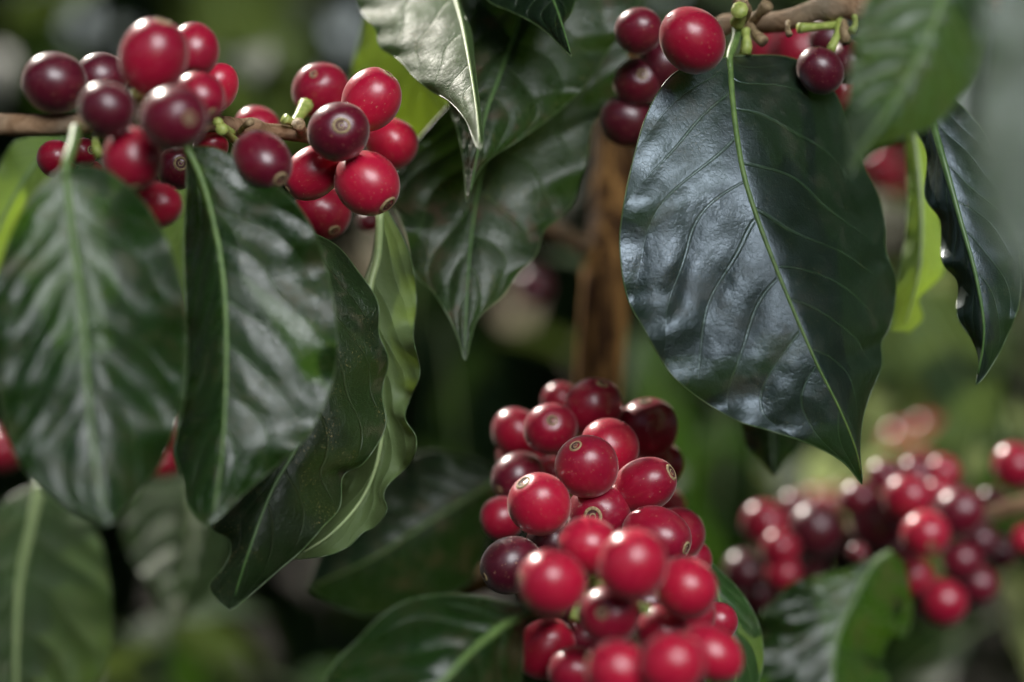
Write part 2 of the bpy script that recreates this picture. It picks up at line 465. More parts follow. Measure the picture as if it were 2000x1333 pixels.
leaf('pale curling leaf showing its underside, wavy right edge, right of the mouldy leaf',
     [(742,415,.552),(738,500,.552),(722,575,.550),(735,700,.548),(745,850,.545),(715,960,.543),(650,1040,.540),(572,1091,.536)],
     [(739,415),(728,500),(700,590),(682,750),(678,900),(640,1000),(600,1060),(571,1086)],
     [(756,410),(791,474),(810,544),(813,601),(807,659),(820,729),(800,780),(791,818),(813,856),(804,901),(759,946),(749,971),(756,997),(733,1029),(708,1041),(682,1067),(640,1085),(574,1094)],
     'leaf_under', fold=(.010, -.006), wave=(.004, 5), quilt=.0007, under=True, rib='rib_pale', ribr=.0009, nv=8)
# top centre
leaf('sunlit silvery leaf with a narrow drip tip pointing down, top centre',
     [(820,-160,.606),(868,-60,.582),(898,30,.558),(916,120,.538),(930,210,.521),(938,294,.506)],
     [(816,-160),(720,-110),(695,-40),(705,20),(734,58),(742,92),(779,117),(810,152),(842,178),(878,199),(910,236),(926,276),(936,296)],
     [(824,-160),(860,-110),(890,-40),(902,16),(920,63),(926,115),(931,160),(936,200),(943,265),(940,294)],
     'leaf_sun', fold=(.016, .004), wave=(.0022, 5), quilt=.0009, rib='rib_pale', ribr=.0006, nv=9)
leaf('broad dark leaf with a straight midrib, overlapping a larger leaf at top centre',
     [(1060,-150,.588),(1035,-50,.582),(1015,37,.576),(973,157,.567),(947,231,.561),(915,392,.549)],
     [(1058,-150),(940,-110),(890,-30),(905,40),(880,120),(878,202),(894,257),(905,315),(911,395)],
     [(1064,-150),(1180,-120),(1250,-40),(1243,10),(1225,47),(1188,100),(1146,163),(1099,210),(1067,236),(1015,273),(952,315),(922,362),(915,397)],
     'leaf_brown', fold=(.006, .010), wave=(.0015, 5), quilt=.0010, rib='rib_dull', ribr=.0008, nv=8)
leaf('large brown-tinged glossy leaf ending in a long drip tip, hanging in front of the trunk',
     [(1060,20,.600),(990,200,.590),(947,320,.582),(926,420,.575),(915,525,.568),(910,630,.562),(908,704,.558)],
     [(1055,20),(930,150),(820,270),(768,350),(766,395),(792,455),(808,530),(845,570),(873,614),(895,662),(906,704)],
     [(1070,10),(1180,-40),(1252,-5),(1246,47),(1225,89),(1228,131),(1220,173),(1199,205),(1162,236),(1151,278),(1146,315),(1130,357),(1120,394),(1094,425),(1062,451),(1046,499),(1010,535),(983,577),(936,619),(920,661),(911,704)],
     'leaf_brown', fold=(.002, .008), wave=(.0026, 4), quilt=.0010, rib='rib_dull', ribr=.0007, nv=8, nt_=120, nw=36)
leaf('small dark hooked leaf tip hanging over the broad dark leaf at the very top',
     [(1000,-170,.570),(1050,-70,.555),(1088,20,.545),(1117,112,.536)],
     [(995,-170),(920,-60),(952,0),(994,21),(1036,42),(1067,63),(1094,89),(1116,112)],
     [(1005,-170),(1090,-100),(1125,-30),(1118,20),(1100,50),(1103,85),(1118,112)],
     'leaf_deep', fold=(.006, .010), wave=(.001, 3), quilt=.0006, rib='rib_dull', ribr=.0006)
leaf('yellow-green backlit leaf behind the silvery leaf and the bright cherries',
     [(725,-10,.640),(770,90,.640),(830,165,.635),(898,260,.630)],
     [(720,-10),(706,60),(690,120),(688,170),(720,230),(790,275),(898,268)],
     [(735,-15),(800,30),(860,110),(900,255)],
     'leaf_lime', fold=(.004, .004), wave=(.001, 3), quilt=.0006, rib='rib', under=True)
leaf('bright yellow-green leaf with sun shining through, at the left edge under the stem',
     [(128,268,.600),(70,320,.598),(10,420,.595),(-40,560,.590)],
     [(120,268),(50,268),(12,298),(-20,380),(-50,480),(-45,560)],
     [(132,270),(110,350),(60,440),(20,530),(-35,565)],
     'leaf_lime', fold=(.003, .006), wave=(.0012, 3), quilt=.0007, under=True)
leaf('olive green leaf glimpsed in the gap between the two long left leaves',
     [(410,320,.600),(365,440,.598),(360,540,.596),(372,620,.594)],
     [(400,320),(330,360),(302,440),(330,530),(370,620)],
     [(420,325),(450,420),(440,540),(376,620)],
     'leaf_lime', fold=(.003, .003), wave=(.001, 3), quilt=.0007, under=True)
# right side
leaf('out-of-focus green leaf with a pale midrib crossing the top right, close to the camera',
     [(1860,-60,.442),(1838,10,.4405),(1792,120,.438),(1744,204,.436),(1692,280,.434),(1660,340,.432)],
     [(1850,-60),(1720,-30),(1672,60),(1660,150),(1652,230),(1660,290),(1657,338)],
     [(1875,-60),(1925,-10),(1925,60),(1900,150),(1864,205),(1828,243),(1762,272),(1700,296),(1663,342)],
     'leaf_light', fold=(-.001, .012), wave=(.001, 4), quilt=.0020, ribr=.0008, nv=9)
leaf('dark bluish leaf folded along its midrib, pointing down at the right',
     [(1800,150,.550),(1822,240,.545),(1846,324,.540),(1876,432,.537),(1906,540,.535),(1922,650,.535),(1907,752,.538)],
     [(1795,150),(1775,220),(1810,300),(1807,384),(1837,432),(1840,510),(1870,552),(1870,618),(1900,666),(1912,708),(1905,753)],
     [(1806,150),(1870,200),(1930,270),(1972,390),(1993,510),(1990,594),(1960,672),(1930,726),(1909,753)],
     'leaf_dark', fold=(.010, .008), wave=(.002, 5), quilt=.0006, rib='rib_dull', nv=8, ribr=.0009)
leaf('narrow yellow-green leaf with a curled white-edged tip, left of the dark bluish leaf',
     [(1770,200,.600),(1790,300,.598),(1800,420,.595),(1795,530,.592),(1765,648,.590)],
     [(1765,200),(1768,300),(1772,400),(1764,490),(1748,560),(1738,648)],
     [(1780,200),(1812,290),(1816,360),(1840,444),(1846,525),(1820,560),(1795,585),(1804,622),(1775,654)],
     'leaf_lime', fold=(.003, .002), wave=(.0012, 3), quilt=.0003, under=True, rib='rib_pale')
leaf('very blurred pale green leaf along the top right edge, nearest to the camera',
     [(2030,-120,.345),(2040,50,.342),(2050,250,.337),(2060,450,.332),(2070,640,.327)],
     [(2025,-120),(1940,-20),(1915,120),(1905,290),(1940,440),(2000,560),(2068,640)],
     [(2035,-120),(2130,0),(2160,200),(2150,400),(2075,640)],
     'leaf_light', fold=(-.001, .004), wave=(.001, 3), quilt=.0008)
leaf('small dark leaf tip poking out beneath the largest leaf',
     [(1500,740,.610),(1505,820,.608),(1512,928,.604)],
     [(1490,740),(1450,800),(1455,868),(1472,886),(1492,906),(1510,930)],
     [(1510,740),(1570,790),(1562,866),(1535,898),(1515,930)],
     'leaf_deep', fold=(.004, .006), wave=(.001, 3), quilt=.0006, rib='rib_dull')
# lower
leaf('dark shaded leaf with a dull green midrib, left of the central cherry cluster',
     [(975,936,.640),(900,982,.636),(803,1042,.632),(720,1095,.630),(600,1150,.630)],
     [(972,925),(930,898),(880,886),(832,883),(780,908),(720,960),(650,1040),(600,1148)],
     [(975,950),(962,1000),(952,1053),(930,1118),(897,1154),(820,1190),(700,1200),(602,1154)],
     'leaf_deep', fold=(.008, .006), wave=(.0015, 3), quilt=.0005, rib='rib')
leaf('glossy green leaf with a strong pale midrib at the bottom, left of the cherry cluster',
     [(1040,1196,.480),(984,1223,.474),(930,1264,.468),(887,1308,.463),(830,1370,.460),(740,1480,.458)],
     [(1036,1190),(1015,1184),(948,1168),(876,1161),(803,1172),(749,1201),(702,1248),(655,1295),(632,1345),(650,1430),(735,1480)],
     [(1030,1204),(1022,1240),(1020,1300),(1012,1370),(980,1430),(900,1470),(745,1484)],
     'leaf_mid', fold=(.012, .014), wave=(.001, 3), quilt=.0014, ribr=.0011, nv=7, stalk=[(1090,1190,.497)])
leaf('bright green leaf with a clean curved edge, right of the lower cherries',
     [(1330,1060,.560),(1385,1130,.556),(1420,1220,.552),(1435,1300,.550),(1430,1420,.550)],
     [(1325,1065),(1340,1150),(1365,1260),(1380,1340),(1425,1420)],
     [(1340,1066),(1398,1108),(1446,1156),(1479,1213),(1491,1270),(1482,1331),(1435,1420)],
     'leaf_under', fold=(.004, .005), wave=(.0006, 3), quilt=.0007, rib='rib', nv=7)
leaf('speckled leaf with water spots and a bent right lobe, under the right cherry cluster',
     [(1740,1078,.640),(1702,1108,.638),(1670,1168,.635),(1646,1218,.632),(1630,1280,.629),(1620,1420,.623)],
     [(1730,1078),(1654,1112),(1606,1122),(1550,1138),(1518,1168),(1486,1204),(1478,1290),(1490,1370),(1610,1420)],
     [(1745,1080),(1764,1100),(1774,1140),(1781,1200),(1766,1244),(1742,1242),(1722,1282),(1735,1330),(1720,1390),(1630,1420)],
     'leaf_mid', fold=(-.002, .020), wave=(.003, 4), quilt=.0012, nv=8, ribr=.0009)
leaf('blurred grey-green leaf with forking pale veins at the bottom left corner',
     [(80,945,.670),(52,1067,.656),(36,1160,.645),(32,1333,.626),(50,1460,.612)],
     [(70,945),(0,990),(-60,1100),(-80,1300),(40,1460)],
     [(90,945),(130,990),(180,1025),(208,1103),(218,1212),(200,1310),(60,1460)],
     'leaf_sun', fold=(.004, .008), wave=(.001, 3), quilt=.0025, rib='rib_pale', ribr=.0016, nv=6)
leaf('blurred leaf with bright sun patches below the long green leaf at lower left',
     [(380,930,.780),(372,1067,.752),(358,1140,.738),(344,1226,.722)],
     [(370,930),(270,945),(240,1010),(255,1080),(290,1140),(330,1200),(342,1228)],
     [(390,930),(440,990),(448,1080),(420,1150),(370,1195),(347,1228)],
     'leaf_sun', fold=(.006, .006), wave=(.001, 3), quilt=.0025, rib='rib_pale', nv=6)

# ------------------------------------------------------------------ cherries
def lathe(profile, seg=28):
    V, F = [], []
    for r, z in profile:
        for k in range(seg):
            a = 2 * math.pi * k / seg
            V.append((r * math.cos(a), r * math.sin(a), z))
    for i in range(len(profile) - 1):
        for k in range(seg):
            k2 = (k + 1) % seg
            F.append((i * seg + k, i * seg + k2, (i + 1) * seg + k2, (i + 1) * seg + k))
    return V, F

def skin_mesh(seed, elong):
    """ovoid berry, 7 mm mean radius; +Z is the scar end"""
    rng = random.Random(seed)
    r0 = .0070
    prof = []
    N = 28
    for i in range(N + 1):
        th = math.pi * i / N
        z = math.cos(th); r = math.sin(th)
        zz = z * elong
        if z > .9: zz -= (z - .9) * .9 * elong * .6
        prof.append((max(r, 1e-4) * r0 / math.sqrt(elong) * (1 + .02 * z), zz * r0 / elong ** .2))
    prof = prof[::-1]
    V, F = lathe(prof, 36)
    ph = [rng.random() * 6.28 for _ in range(6)]
    out = []
    for x, y, z in V:
        a = math.atan2(y, x)
        k = 1 + .028 * math.sin(2 * a + ph[0]) + .010 * math.sin(3 * a + ph[1] + z * 300) + .012 * math.sin(z * 420 + ph[2] + a)
        out.append((x * k, y * k, z * (1 + .012 * math.sin(a + ph[3]))))
    me = bpy.data.meshes.new('skin')
    me.from_pydata(out, [], F); smooth(me)
    top = max(p[2] for p in out)
    return me, top

SK = {}
for ci, cm in CM.items():
    for v, (sd, el) in enumerate(((1, 1.03), (2, 1.10), (3, 1.19))):
        me, top = skin_mesh(sd, el)
        me.materials.append(cm)
        SK[ci, v] = (me, top)

def scar_mesh(w_):
    """ring and dark pit of the blossom scar"""
    r = .0015 * w_
    prof = [(r * 1.25, -.00035), (r * 1.15, .00004), (r * .98, .00018), (r * .82, .00012), (r * .72, -.00004), (r * .45, .00002), (r * .30, .00012), (r * .2, -.0001), (1e-5, -.0003)]
    V, F = lathe(prof, 24)
    me = bpy.data.meshes.new('navel_scar')
    me.from_pydata(V, [], [f[::-1] for f in F][::1]); smooth(me)
    me.materials.append(M['scar']); me.materials.append(M['pit'])
    for p in me.polygons:
        ring = p.index // 24
        p.material_index = 0 if ring in (0, 1, 2, 5) else 1
    return me
SCAR = [scar_mesh(1.0), scar_mesh(.75)]
st_pts = [Vector((0, 0, 0)), Vector((.0003, 0, -.0025)), Vector((.0010, 0, -.006))]
STV, STF = tube_data(st_pts, [.0009, .0007, .0009], 8)
STALK = bpy.data.meshes.new('stalk'); STALK.from_pydata(STV, [], STF); STALK.materials.append(M['stalk']); smooth(STALK)

def cherry(px, py, rp, d, col, label, nav=None, group=None, var=None, i=[0], stalk_at=None):
    """rp: radius in photo pixels; nav: scar position relative to the centre in radii (x right, y up), None = away"""
    i[0] += 1
    rng = random.Random(i[0] * 7 + 3)
    c = P(px, py, d)
    rp *= {G4: 1.04, G5: 1.15, G1: 1.09, G3: 1.11}.get(group, 1.06)
    if group == G4 and rp < 58: rp *= 1.10
    rw = rp / 2000.0 * K * d
    v = rng.randrange(3) if var is None else var
    if nav is None:
        ax = Vector((rng.uniform(-.8, .8), rng.uniform(.05, .5), rng.uniform(-.7, .5))).normalized()
    else:
        nx, ny = nav
        q = nx * nx + ny * ny
        if q > .96: nx, ny = nx / math.sqrt(q) * .98, ny / math.sqrt(q) * .98; q = .96
        ax = Vector((nx, -math.sqrt(1 - q), ny)).normalized()
    root = empty('coffee_cherry', c)
    root.rotation_euler = ax.to_track_quat('Z', 'Y').to_euler()
    s = rw / .0070
    root.scale = (s, s, s)
    tagobj(root, label, 'coffee cherry', group)
    me, top = SK[col, v]
    link_mesh('skin', me, root)
    sc = link_mesh('navel_scar', SCAR[rng.randrange(2)], root, (0, 0, top - .00006))
    q_ = rng.uniform(.75, 1.25); sc.scale = (q_, q_ * rng.uniform(.88, 1.1), 1)
    if ax.y < -.7: link_mesh('stalk', STALK, root, (0, 0, -top + .0003))
    return root

G1 = 'cherries of the cluster at the upper left'
G2 = 'bright red cherries right of the upper left stem'
G3 = 'cherries under the top right branch'
G4 = 'cherries of the big central cluster'
G5 = 'blurred cherries of the right cluster'
G6 = 'far blurred cherries'

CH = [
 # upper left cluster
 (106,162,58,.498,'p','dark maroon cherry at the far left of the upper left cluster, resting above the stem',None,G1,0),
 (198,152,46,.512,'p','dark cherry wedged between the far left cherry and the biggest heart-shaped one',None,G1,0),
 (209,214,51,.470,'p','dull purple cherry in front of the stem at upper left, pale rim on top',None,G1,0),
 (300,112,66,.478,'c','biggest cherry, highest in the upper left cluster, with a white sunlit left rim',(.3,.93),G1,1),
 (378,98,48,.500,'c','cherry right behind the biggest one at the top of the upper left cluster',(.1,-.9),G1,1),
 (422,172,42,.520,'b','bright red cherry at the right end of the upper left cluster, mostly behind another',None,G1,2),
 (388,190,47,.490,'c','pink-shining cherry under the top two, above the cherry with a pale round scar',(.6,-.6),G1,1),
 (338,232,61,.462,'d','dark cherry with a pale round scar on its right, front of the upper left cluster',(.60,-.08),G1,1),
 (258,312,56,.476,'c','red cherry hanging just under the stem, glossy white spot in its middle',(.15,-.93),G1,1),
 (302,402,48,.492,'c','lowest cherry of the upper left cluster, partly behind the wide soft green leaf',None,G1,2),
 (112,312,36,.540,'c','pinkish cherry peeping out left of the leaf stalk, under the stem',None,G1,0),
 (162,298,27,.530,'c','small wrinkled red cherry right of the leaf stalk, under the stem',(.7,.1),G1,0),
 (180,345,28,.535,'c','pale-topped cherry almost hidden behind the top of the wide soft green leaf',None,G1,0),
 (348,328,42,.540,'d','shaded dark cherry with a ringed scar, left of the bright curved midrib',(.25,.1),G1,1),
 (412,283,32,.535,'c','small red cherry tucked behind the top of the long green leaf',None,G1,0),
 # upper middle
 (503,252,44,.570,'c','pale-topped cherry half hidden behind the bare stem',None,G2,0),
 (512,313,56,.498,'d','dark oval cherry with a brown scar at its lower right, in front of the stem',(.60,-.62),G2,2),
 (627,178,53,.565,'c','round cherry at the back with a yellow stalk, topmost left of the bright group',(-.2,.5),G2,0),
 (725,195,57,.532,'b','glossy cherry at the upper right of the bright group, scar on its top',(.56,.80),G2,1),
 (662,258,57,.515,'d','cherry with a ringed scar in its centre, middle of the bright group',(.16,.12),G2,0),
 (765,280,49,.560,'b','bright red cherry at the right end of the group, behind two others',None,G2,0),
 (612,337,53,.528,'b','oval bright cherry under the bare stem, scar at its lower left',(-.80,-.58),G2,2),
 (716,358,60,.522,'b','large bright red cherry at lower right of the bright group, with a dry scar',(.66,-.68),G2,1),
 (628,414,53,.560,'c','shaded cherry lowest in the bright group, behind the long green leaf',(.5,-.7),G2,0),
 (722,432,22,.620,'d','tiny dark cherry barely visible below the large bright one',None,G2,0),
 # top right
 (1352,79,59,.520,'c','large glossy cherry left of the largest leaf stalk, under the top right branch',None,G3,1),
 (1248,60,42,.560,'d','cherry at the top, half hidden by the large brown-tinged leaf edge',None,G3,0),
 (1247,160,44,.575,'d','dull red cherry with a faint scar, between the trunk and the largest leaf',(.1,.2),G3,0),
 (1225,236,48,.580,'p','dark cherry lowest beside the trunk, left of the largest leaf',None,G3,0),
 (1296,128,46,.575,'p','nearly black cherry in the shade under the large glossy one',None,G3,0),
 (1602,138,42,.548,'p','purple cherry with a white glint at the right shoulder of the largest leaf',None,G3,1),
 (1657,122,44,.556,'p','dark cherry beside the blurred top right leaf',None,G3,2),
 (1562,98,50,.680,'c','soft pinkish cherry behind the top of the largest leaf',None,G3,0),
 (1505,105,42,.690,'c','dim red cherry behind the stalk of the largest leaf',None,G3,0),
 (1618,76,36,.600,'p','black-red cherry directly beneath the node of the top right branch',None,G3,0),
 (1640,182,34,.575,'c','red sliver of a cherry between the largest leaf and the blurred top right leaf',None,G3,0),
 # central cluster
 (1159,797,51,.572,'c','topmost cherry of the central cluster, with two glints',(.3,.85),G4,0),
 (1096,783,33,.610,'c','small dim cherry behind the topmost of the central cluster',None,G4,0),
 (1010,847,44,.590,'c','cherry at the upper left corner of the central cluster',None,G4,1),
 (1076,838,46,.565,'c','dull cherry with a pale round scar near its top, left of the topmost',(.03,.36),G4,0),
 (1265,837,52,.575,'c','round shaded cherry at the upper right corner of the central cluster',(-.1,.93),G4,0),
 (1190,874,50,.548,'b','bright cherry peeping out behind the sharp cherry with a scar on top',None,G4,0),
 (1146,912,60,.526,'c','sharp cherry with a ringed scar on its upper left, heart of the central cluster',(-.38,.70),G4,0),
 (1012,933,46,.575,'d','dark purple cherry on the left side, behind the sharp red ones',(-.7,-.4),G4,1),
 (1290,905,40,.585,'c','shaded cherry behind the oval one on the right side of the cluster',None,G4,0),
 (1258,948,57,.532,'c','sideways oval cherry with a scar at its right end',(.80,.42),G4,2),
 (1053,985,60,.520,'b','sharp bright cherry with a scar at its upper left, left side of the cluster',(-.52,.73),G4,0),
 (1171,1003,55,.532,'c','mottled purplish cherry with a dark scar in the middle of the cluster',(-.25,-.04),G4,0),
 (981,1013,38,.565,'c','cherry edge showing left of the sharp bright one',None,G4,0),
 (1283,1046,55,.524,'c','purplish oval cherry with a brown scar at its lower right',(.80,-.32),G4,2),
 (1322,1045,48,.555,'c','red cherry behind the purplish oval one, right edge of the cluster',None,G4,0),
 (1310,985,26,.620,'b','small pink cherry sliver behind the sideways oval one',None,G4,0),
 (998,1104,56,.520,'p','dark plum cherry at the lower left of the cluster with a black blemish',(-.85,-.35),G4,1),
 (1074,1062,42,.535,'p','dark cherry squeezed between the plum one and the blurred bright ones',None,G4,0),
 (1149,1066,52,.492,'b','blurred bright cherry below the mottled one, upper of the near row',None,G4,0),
 (1236,1102,67,.462,'b','biggest blurred cherry in the lower centre of the cluster',None,G4,0),
 (1077,1138,65,.466,'b','big blurred bright cherry at the left of the near row',(-.93,.15),G4,0),
 (1340,1148,60,.478,'b','blurred bright cherry at the right of the near row, touching the green leaf',None,G4,0),
 (1190,1202,58,.474,'c','blurred cherry with a dark brown scar facing the camera, near bottom centre',(-.28,.20),G4,0),
 (1342,1195,50,.500,'c','cherry mostly hidden under the right one of the near row',None,G4,0),
 (1066,1268,52,.500,'b','cherry at the bottom cut by the edge of the glossy green leaf',None,G4,1),
 (1294,1237,48,.490,'c','shaded cherry between the near row and the bottom row on the right',None,G4,0),
 (1123,1312,46,.488,'c','dim cherry at the bottom edge between two brighter ones',None,G4,0),
 (1208,1312,62,.446,'b','blurred pink-lit cherry at the bottom edge, centre of the bottom row',None,G4,0),
 (1313,1297,62,.440,'b','blurred cherry with three glints at the bottom edge',None,G4,0),
 (1388,1276,52,.466,'b','bottom right cherry of the central cluster',None,G4,2),
 (1128,1178,40,.515,'d','dark cherry in the gap below left of the biggest blurred cherry',None,G4,0),
 (1262,1180,42,.505,'d','dark cherry deep in the gap left of the right near-row cherry',None,G4,0),
 (1140,1252,42,.505,'d','dark cherry in the gap above the bottom edge, right of the leaf-cut one',None,G4,0),
 (1250,1255,40,.495,'c','dim cherry squeezed above the bottom row, in the middle',None,G4,0),
 (1020,890,42,.615,'c','dark cherry deep at the upper left, behind the purple one',None,G4,0),
 (1225,985,42,.585,'d','dark cherry deep behind the gap right of the mottled one',None,G4,0),
 (1345,1095,40,.560,'c','dark cherry behind the right edge between the oval and near-row ones',None,G4,0),
 (1400,1215,36,.520,'c','dim cherry at the right edge, between the near row and bottom right ones',None,G4,0),
 (1080,925,30,.590,'c','dark sliver of a cherry left of the sharp one with a scar on top',None,G4,0),
 # right blurred cluster
 (1494,1022,40,.700,'c','upper left round cherry of the blurred right cluster',None,G5,0),
 (1524,1072,33,.690,'c','red cherry just below the upper left one of the right cluster',None,G5,0),
 (1456,1116,37,.700,'p','purple cherry at the far left of the right cluster',None,G5,0),
 (1530,1120,31,.690,'c','dull pink cherry above the speckled leaf, left of the right cluster',None,G5,0),
 (1594,1035,48,.700,'p','large nearly black cherry in the left half of the right cluster',None,G5,0),
 (1575,1098,36,.710,'p','black cherry shaded under the large nearly black one',None,G5,0),
 (1478,1163,31,.720,'p','lowest black cherry left of the speckled leaf',None,G5,0),
 (1556,995,32,.740,'d','dark cherry at the back, above the large nearly black one',None,G5,0),
 (1640,1060,34,.720,'p','black cherry in the gap in the middle of the right cluster',None,G5,0),
 (1678,975,33,.690,'d','dark cherry right beneath the tip of the largest leaf',None,G5,0),
 (1774,972,42,.670,'c','large dusky cherry with a broad sheen at the top of the right cluster',None,G5,0),
 (1726,929,29,.700,'d','small dark cherry at the top left of the right cluster, right of the leaf tip',None,G5,0),
 (1790,930,33,.700,'d','purplish cherry at the very top of the right cluster',None,G5,0),
 (1842,925,31,.700,'c','upper right cherry with a soft pink shine',None,G5,0),
 (1834,966,28,.690,'c','small cherry just below the upper right one',None,G5,0),
 (1875,1000,43,.680,'d','purple-sheened cherry with a bright glint, near the brown branch',None,G5,0),
 (1808,1042,41,.655,'b','brightest cherry of the right cluster, orange glint at its upper left',(.1,-.5),G5,0),
 (1716,1022,50,.690,'p','big black cherry in the shaded heart of the right cluster',None,G5,0),
 (1676,1080,17,.660,'d','tiny cherry with a bright speck at the bend of the speckled leaf stalk',None,G5,0),
 (1760,1062,34,.700,'p','black cherry above the speckled leaf stalk',None,G5,0),
 (1782,1126,37,.675,'c','red cherry behind the right lobe of the speckled leaf',None,G5,0),
 (1842,1176,41,.670,'c','lowest cherry of the right cluster, round and red',None,G5,0),
 (1878,1096,36,.685,'d','purple cherry below the black gap at the right',None,G5,0),
 (1910,1142,35,.690,'d','dim cherry at the lower right of the right cluster',None,G5,0),
 (1940,983,28,.700,'d','dark cherry touching the brown branch at the right',None,G5,0),
 (1915,1054,33,.700,'p','black cherry under the brown branch',None,G5,0),
 (1952,1080,30,.710,'p','black cherry nearest the right edge, below the branch',None,G5,0),
 (1984,910,40,.680,'c','red cherry with a white glint, alone at the right edge above the branch',None,G5,0),
 (2004,1052,26,.690,'b','red cherry cut off by the right edge below the branch',None,G5,0),
 # far
 (1760,862,34,.98,'b','far pink blur of a cherry behind the right cluster, left one',None,G6,0),
 (1812,846,34,1.0,'b','far pink blur of a cherry behind the right cluster, topmost',None,G6,0),
 (1795,898,32,.96,'b','far pink cherry just over the top of the right cluster',None,G6,0),
 (1850,895,32,.99,'c','far crimson cherry above the right end of the right cluster',None,G6,0),
 (1735,900,28,1.0,'c','far pink cherry right above the leaf tip side of the cluster',None,G6,0),
 (1830,935,30,1.02,'b','far pink cherry peeping above the small upper right one',None,G6,0),
 (1770,905,30,1.05,'b','far pink blur directly over the dusky cherry with broad sheen',None,G6,0),
 (1598,985,30,.95,'b','faint pink cherry blur behind the left half of the right cluster',None,G6,0),
 (1640,978,26,.98,'c','faint reddish blur left of the tip of the largest leaf',None,G6,0),
 (1722,318,34,1.0,'b','pale pink blur in the gap right of the largest leaf, upper one',None,G6,0),
 (1745,352,28,1.05,'b','pale pink blur in the gap right of the largest leaf, lower one',None,G6,0),
 (336,846,31,.70,'c','blurred cherry in the gap between the two long left leaves, upper one',None,G6,0),
 (318,900,33,.70,'b','blurred pinkish cherry in the gap between the two long left leaves, lower one',None,G6,0),
 (2,878,40,.75,'c','brownish-pink cherry blur at the left edge',None,G6,0),
 (1040,560,34,.90,'p','very dark red cherry blur left of the trunk',None,G6,0),
]
for c in CH:
    px, py, rp, d, col, lab, nav, grp, var = c
    cherry(px, py, rp, d, col, lab, nav, grp, var)

# ------------------------------------------------------------------ branches and trunk
rng = random.Random(5)
def branch(name, label, pts, rads, mat, nodes=(), group=None, n=60, cat='branch', bits=()):
    W = [P(*p) for p in pts]
    root = empty(name, W[0])
    tagobj(root, label, cat, group)
    a = catmull([tuple(p) for p in W], n)
    r = np.interp(np.linspace(0, 1, n), np.linspace(0, 1, len(rads)), rads)
    for f, g in nodes:
        for i in range(n):
            r[i] *= 1 + g * math.exp(-((i / (n - 1) - f) / .018) ** 2)
    V, F = tube_data([Vector(q) - W[0] for q in a], r, 16, .10, rng)
    me = bpy.data.meshes.new('stem'); me.from_pydata(V, [], F); me.materials.append(M[mat]); smooth(me)
    link_mesh('stem', me, root)
    for b in bits:      # little stalks: (material, [(px,py,d)...], radius)
        mt, pp, rr = b
        q = [P(*p) - W[0] for p in pp]
        tube('fruit_stalk', q, [rr * 1.1, rr * .8, rr * 1.25], M[mt], root, seg=9, n=10, lump=.12, rng=rng)
    return root

branch('coffee_branch', 'bare brown stem crossing the upper left, in focus between the two cherry clusters',
       [(-160,240,.50),(0,244,.50),(130,243,.502),(170,240,.503),(260,235,.51),(350,240,.522),(430,243,.530),(520,256,.540),(600,265,.548),(690,290,.556)],
       [.0026,.0024,.0023,.0022,.0021,.0020,.0018,.0016], 'bark', ((.39,.5),(.60,.35),(.74,.35)),
       bits=[('stalk', [(455,262,.528),(440,250,.524),(425,238,.515)], .0009),
             ('stalk', [(470,285,.528),(450,268,.522),(432,252,.512)], .0011),
             ('stalk_dry', [(470,258,.528),(476,248,.522),(490,238,.518)], .0008),
             ('stalk', [(265,240,.51),(272,205,.50),(270,180,.495)], .0013),
             ('stalk', [(185,262,.51),(188,290,.50),(195,306,.50)], .0010),
             ('stalk', [(575,255,.545),(582,232,.548),(598,205,.553)], .0016),
             ('stalk', [(588,250,.545),(572,240,.542),(556,232,.540)], .0011),
             ('stalk_dry', [(590,262,.545),(586,250,.536),(582,240,.534)], .0013)])
branch('coffee_branch', 'knobbly brown branch at the top right that carries the largest leaf',
       [(1330,90,.575),(1410,52,.570),(1450,42,.566),(1500,45,.562),(1545,38,.558),(1600,18,.556),(1640,12,.556),(1700,14,.558),(1800,4,.56),(1900,2,.56),(2000,12,.56),(2120,20,.56)],
       [.0016,.0020,.0026,.0026,.0028,.0034,.0030,.0028,.0027,.0026], 'bark', ((.11,.4),(.385,.45),(.45,.3)),
       bits=[('stalk_dry', [(1450,42,.556),(1450,20,.552),(1440,0,.55)], .0011),
             ('stalk_dry', [(1462,50,.556),(1478,70,.550),(1492,82,.548)], .0012),
             ('stalk_dry', [(1470,40,.556),(1486,24,.552),(1500,8,.550)], .0014),
             ('stalk_dry', [(1452,40,.550),(1462,22,.546),(1452,6,.544)], .0010),
             ('stalk_dry', [(1540,45,.55),(1538,58,.545),(1542,68,.543)], .0007),
             ('stalk', [(1440,46,.548),(1446,30,.545),(1444,20,.542)], .0017),
             ('stalk', [(1455,60,.550),(1458,85,.548),(1456,106,.548)], .0012),
             ('stalk', [(1630,50,.556),(1600,52,.552),(1560,56,.550)], .0011),
             ('stalk', [(1640,40,.556),(1634,70,.552),(1622,100,.550)], .0010),
             ('stalk_dry', [(1645,45,.556),(1650,60,.552),(1652,84,.552)], .0012),
             ('stalk', [(1668,30,.556),(1672,48,.552),(1664,62,.550)], .0009)])
branch('coffee_branch', 'hidden twig running towards the camera through the central cherry cluster',
       [(1150,760,.640),(1150,850,.600),(1165,950,.565),(1190,1060,.530),(1215,1170,.500),(1240,1290,.475),(1260,1420,.455)],
       [.0018,.0018,.0018,.0017], 'bark_dark', ((.5,.4),(.7,.4)),
       bits=[('stalk', [(1190,1060,.52),(1175,1120,.505),(1168,1145,.497)], .0012),
             ('stalk', [(1200,1100,.52),(1165,1120,.505),(1120,1212,.495)], .0010),
             ('stalk', [(1215,1170,.49),(1240,1180,.48),(1262,1190,.47)], .0010)])
